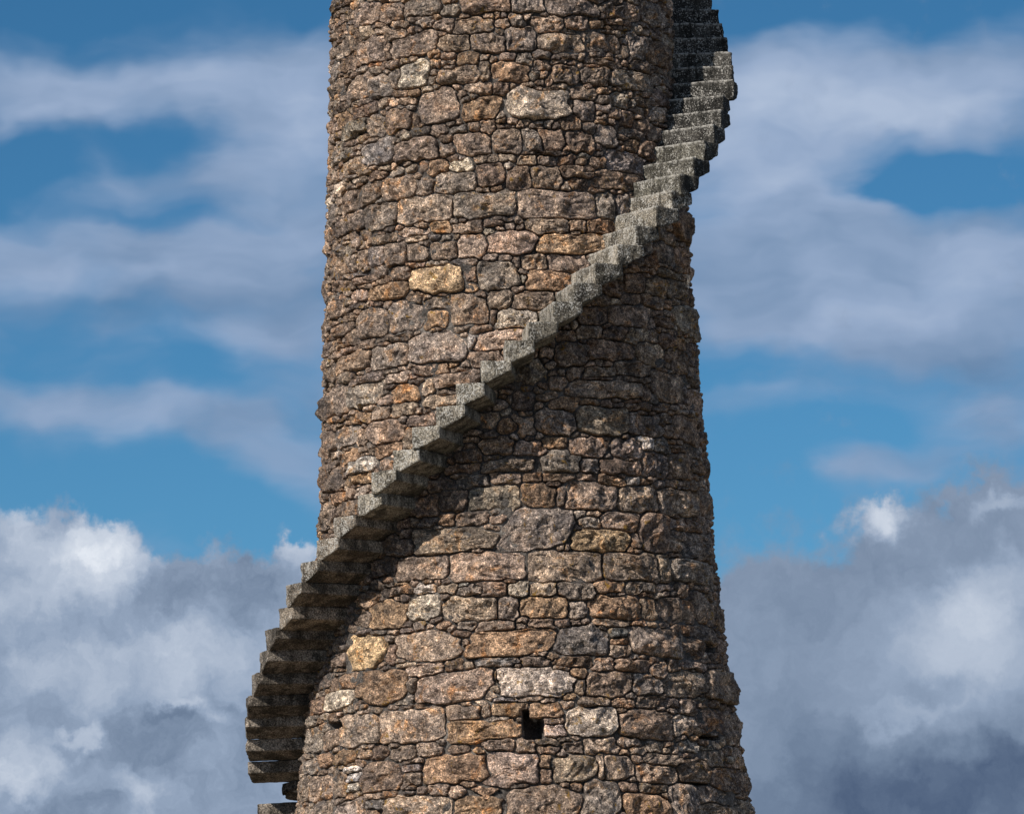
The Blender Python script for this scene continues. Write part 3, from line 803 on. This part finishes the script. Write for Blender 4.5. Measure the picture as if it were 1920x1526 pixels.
# corners of the nosings read off the photograph, to seat each step where it really is
CORN = {7:(528,1140),8:(548,1098),9:(569,1057),10:(597,1014),11:(626,970),12:(669.6,929),13:(700,887),14:(737,845.7),15:(774.6,801),16:(816.5,763.5),17:(855,721),18:(901,677),19:(946,640),
        20:(991,604),21:(1037,565.4),22:(1077,529),23:(1117,493),24:(1159,457),25:(1195,418),26:(1229,386),27:(1262.5,353.7)}
def at_r(px, py, extra):
    d = ray(px, py); r = 1.7+extra
    for _ in range(6):
        a = d[0]**2 + d[1]**2; b = -2*DIST*d[1]; c = DIST**2 - r*r
        t = (-b - math.sqrt(max(b*b-4*a*c, 0)))/(2*a)
        r = float(rad(CAMZ+t*d[2])) + extra
    return math.atan2(t*d[0], DIST-t*d[1]), CAMZ+t*d[2]

def section(wd, back, hgt, flat):
    """side view of a step: tall riser, short back, sloping soffit; corners rounded, evenly resampled"""
    pts = [(0, 0), (wd, 0), (wd, -back), (flat, -hgt), (0, -hgt)]
    out = []
    for q in range(5):
        p0, p1, p2 = (np.array(pts[(q+j) % 5], float) for j in (-1, 0, 1))
        e = .008
        a = p1 + (p0-p1)/np.linalg.norm(p0-p1)*e; b = p1 + (p2-p1)/np.linalg.norm(p2-p1)*e
        out += [a, .25*a+.5*p1+.25*b, b]
    out = np.array(out)
    nx = np.roll(out, -1, 0); res = []
    for p, q in zip(out, nx):
        m = max(1, int(round(np.linalg.norm(q-p)/.016)))
        for j in range(m): res.append(p + (q-p)*j/m)
    return np.array(res)

def build_step(i):
    srng = np.random.default_rng(100+i)
    z = SZ0 + RISE*i; th = STH0 + DTH*i
    if i in CORN:
        t2, z2 = at_r(*CORN[i], PROJ-.005)
        th = .1*th + .9*t2 if i > 8 else .4*th+.6*t2; z = .15*z + .85*z2
    length = PROJ + srng.normal(0, .016)
    if i == -1: length = .17
    if i == -2: length = PROJ - .06
    if i in (34,): length += .02
    z += srng.normal(0, .003) - (.008 if i == 0 else 0) + (.004 if i == 1 else 0)
    sec = section(.246 + srng.normal(0, .004), max(.085, .097 + srng.normal(0, .006)), RISE*(1.06 if i < 12 else 1.078) + srng.normal(0, .002) - (.008 if i in (0, 1) else 0), .052 + srng.normal(0, .006))
    r0 = float(rad(z)) - .14; r1 = float(rad(z)) + length
    n = len(sec); m = int((r1-r0)/.018)
    cen = sec.mean(0)
    V = []
    for j in range(m+1):
        s = r0 + (r1-r0)*j/m
        for p in sec: V.append((p[0], s, p[1]))
    # end face: rings closing to the middle
    caps = [.965, .8, .55, .28]
    for q, f in enumerate(caps):
        for p in sec:
            pp = cen + (p-cen)*f
            V.append((pp[0], r1+(.006 if q == 0 else .009), pp[1]))
    V.append((cen[0], r1+.010, cen[1]))
    V = np.array(V)
    # turn: local x along the tangent (ascending), local y outward
    ax = th + .5*DTH*.9 + srng.normal(0, .006)
    rr = np.array([math.sin(ax), -math.cos(ax)]); tt = np.array([math.cos(ax), math.sin(ax)])
    corner = np.array([r1*math.sin(th), -r1*math.cos(th)])
    off = corner - rr*r1
    t_off = float(off @ tt)
    X = (V[:, 0]+t_off)[:, None]*tt + V[:, 1][:, None]*rr
    P = np.stack([X[:, 0], DIST+X[:, 1], z+V[:, 2]], 1)
    # worn, slightly uneven faces
    nrm = np.zeros_like(P)
    cl = V[:, [0, 2]]-cen; cl /= np.maximum(np.linalg.norm(cl, axis=1), 1e-6)[:, None]
    nrm[:, 0] = cl[:, 0]*tt[0]; nrm[:, 1] = cl[:, 0]*tt[1]; nrm[:, 2] = cl[:, 1]
    disp = fbm(P, 8, 2, 61)*.005 + fbm(P, 30, 2, 71)*.003
    isend = np.arange(len(P)) >= (m)*n
    P += nrm*disp[:, None]*np.where(isend, .8, 1)[:, None]
    P[isend, :2] += rr*(fbm(P, 11, 2, 81)*.011 + fbm(P, 34, 2, 83)*.005)[isend][:, None]
    if i == -1:   # broken off short: ragged end
        far = V[:, 1] > r1-.10
        P[far, :2] += rr*(fbm(P, 13, 2, 91)*.05)[far][:, None]
        P[far, 2] -= .03*(V[far, 1]-(r1-.10))/.1*np.sign(V[far, 2]+.08)
    F = []
    a = np.arange(n); b = (a+1) % n
    rows = m + len(caps)
    for j in range(rows):
        o1, o2 = j*n, (j+1)*n
        F += list(zip(o1+a, o1+b, o2+b)) + list(zip(o1+a, o2+b, o2+a))
    last = rows*n; cidx = len(V)-1
    F += [(last+q, last+(q+1) % n, cidx) for q in range(n)]
    F += [(0, q+1, q) for q in range(1, n-1)]
    # tone: brown-grey low down, greenish grey in the middle, black with white crust near the top
    f = i
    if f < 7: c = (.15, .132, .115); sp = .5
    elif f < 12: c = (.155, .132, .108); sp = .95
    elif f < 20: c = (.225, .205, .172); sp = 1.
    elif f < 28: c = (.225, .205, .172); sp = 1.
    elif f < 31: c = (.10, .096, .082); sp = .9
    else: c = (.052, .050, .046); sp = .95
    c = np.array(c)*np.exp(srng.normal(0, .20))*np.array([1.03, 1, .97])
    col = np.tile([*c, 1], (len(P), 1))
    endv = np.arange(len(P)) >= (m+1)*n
    if i >= 20: col[endv, :3] *= .38 if i < 31 else .6       # darker tint over the ends of the upper steps
    loc = (float(P[:, 0].mean()), float(P[:, 1].mean()), float(z))
    under = np.zeros(len(P), bool)                      # pale lichen thinned on soffits and backs, painting their shade into the colour
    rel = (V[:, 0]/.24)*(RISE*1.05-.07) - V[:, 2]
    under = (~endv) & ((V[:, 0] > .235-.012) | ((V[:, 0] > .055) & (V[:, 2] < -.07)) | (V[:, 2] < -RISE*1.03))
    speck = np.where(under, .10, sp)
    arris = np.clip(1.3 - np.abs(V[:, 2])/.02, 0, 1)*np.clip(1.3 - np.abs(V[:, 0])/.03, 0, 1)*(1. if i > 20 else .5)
    nm = 'step'
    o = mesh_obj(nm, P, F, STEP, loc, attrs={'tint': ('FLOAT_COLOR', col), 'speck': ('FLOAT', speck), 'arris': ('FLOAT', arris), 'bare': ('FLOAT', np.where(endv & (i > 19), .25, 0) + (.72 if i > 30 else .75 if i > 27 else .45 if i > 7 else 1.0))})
    if i == -1: o['label'] = 'stub of a step broken off close to the wall'
    attach(o)
    # sharp arrises where the faces meet
    return o
for i in range(-4, 43): build_step(i)
print('stones', ns, 'hand', n_hand, 'tris', tri_total)
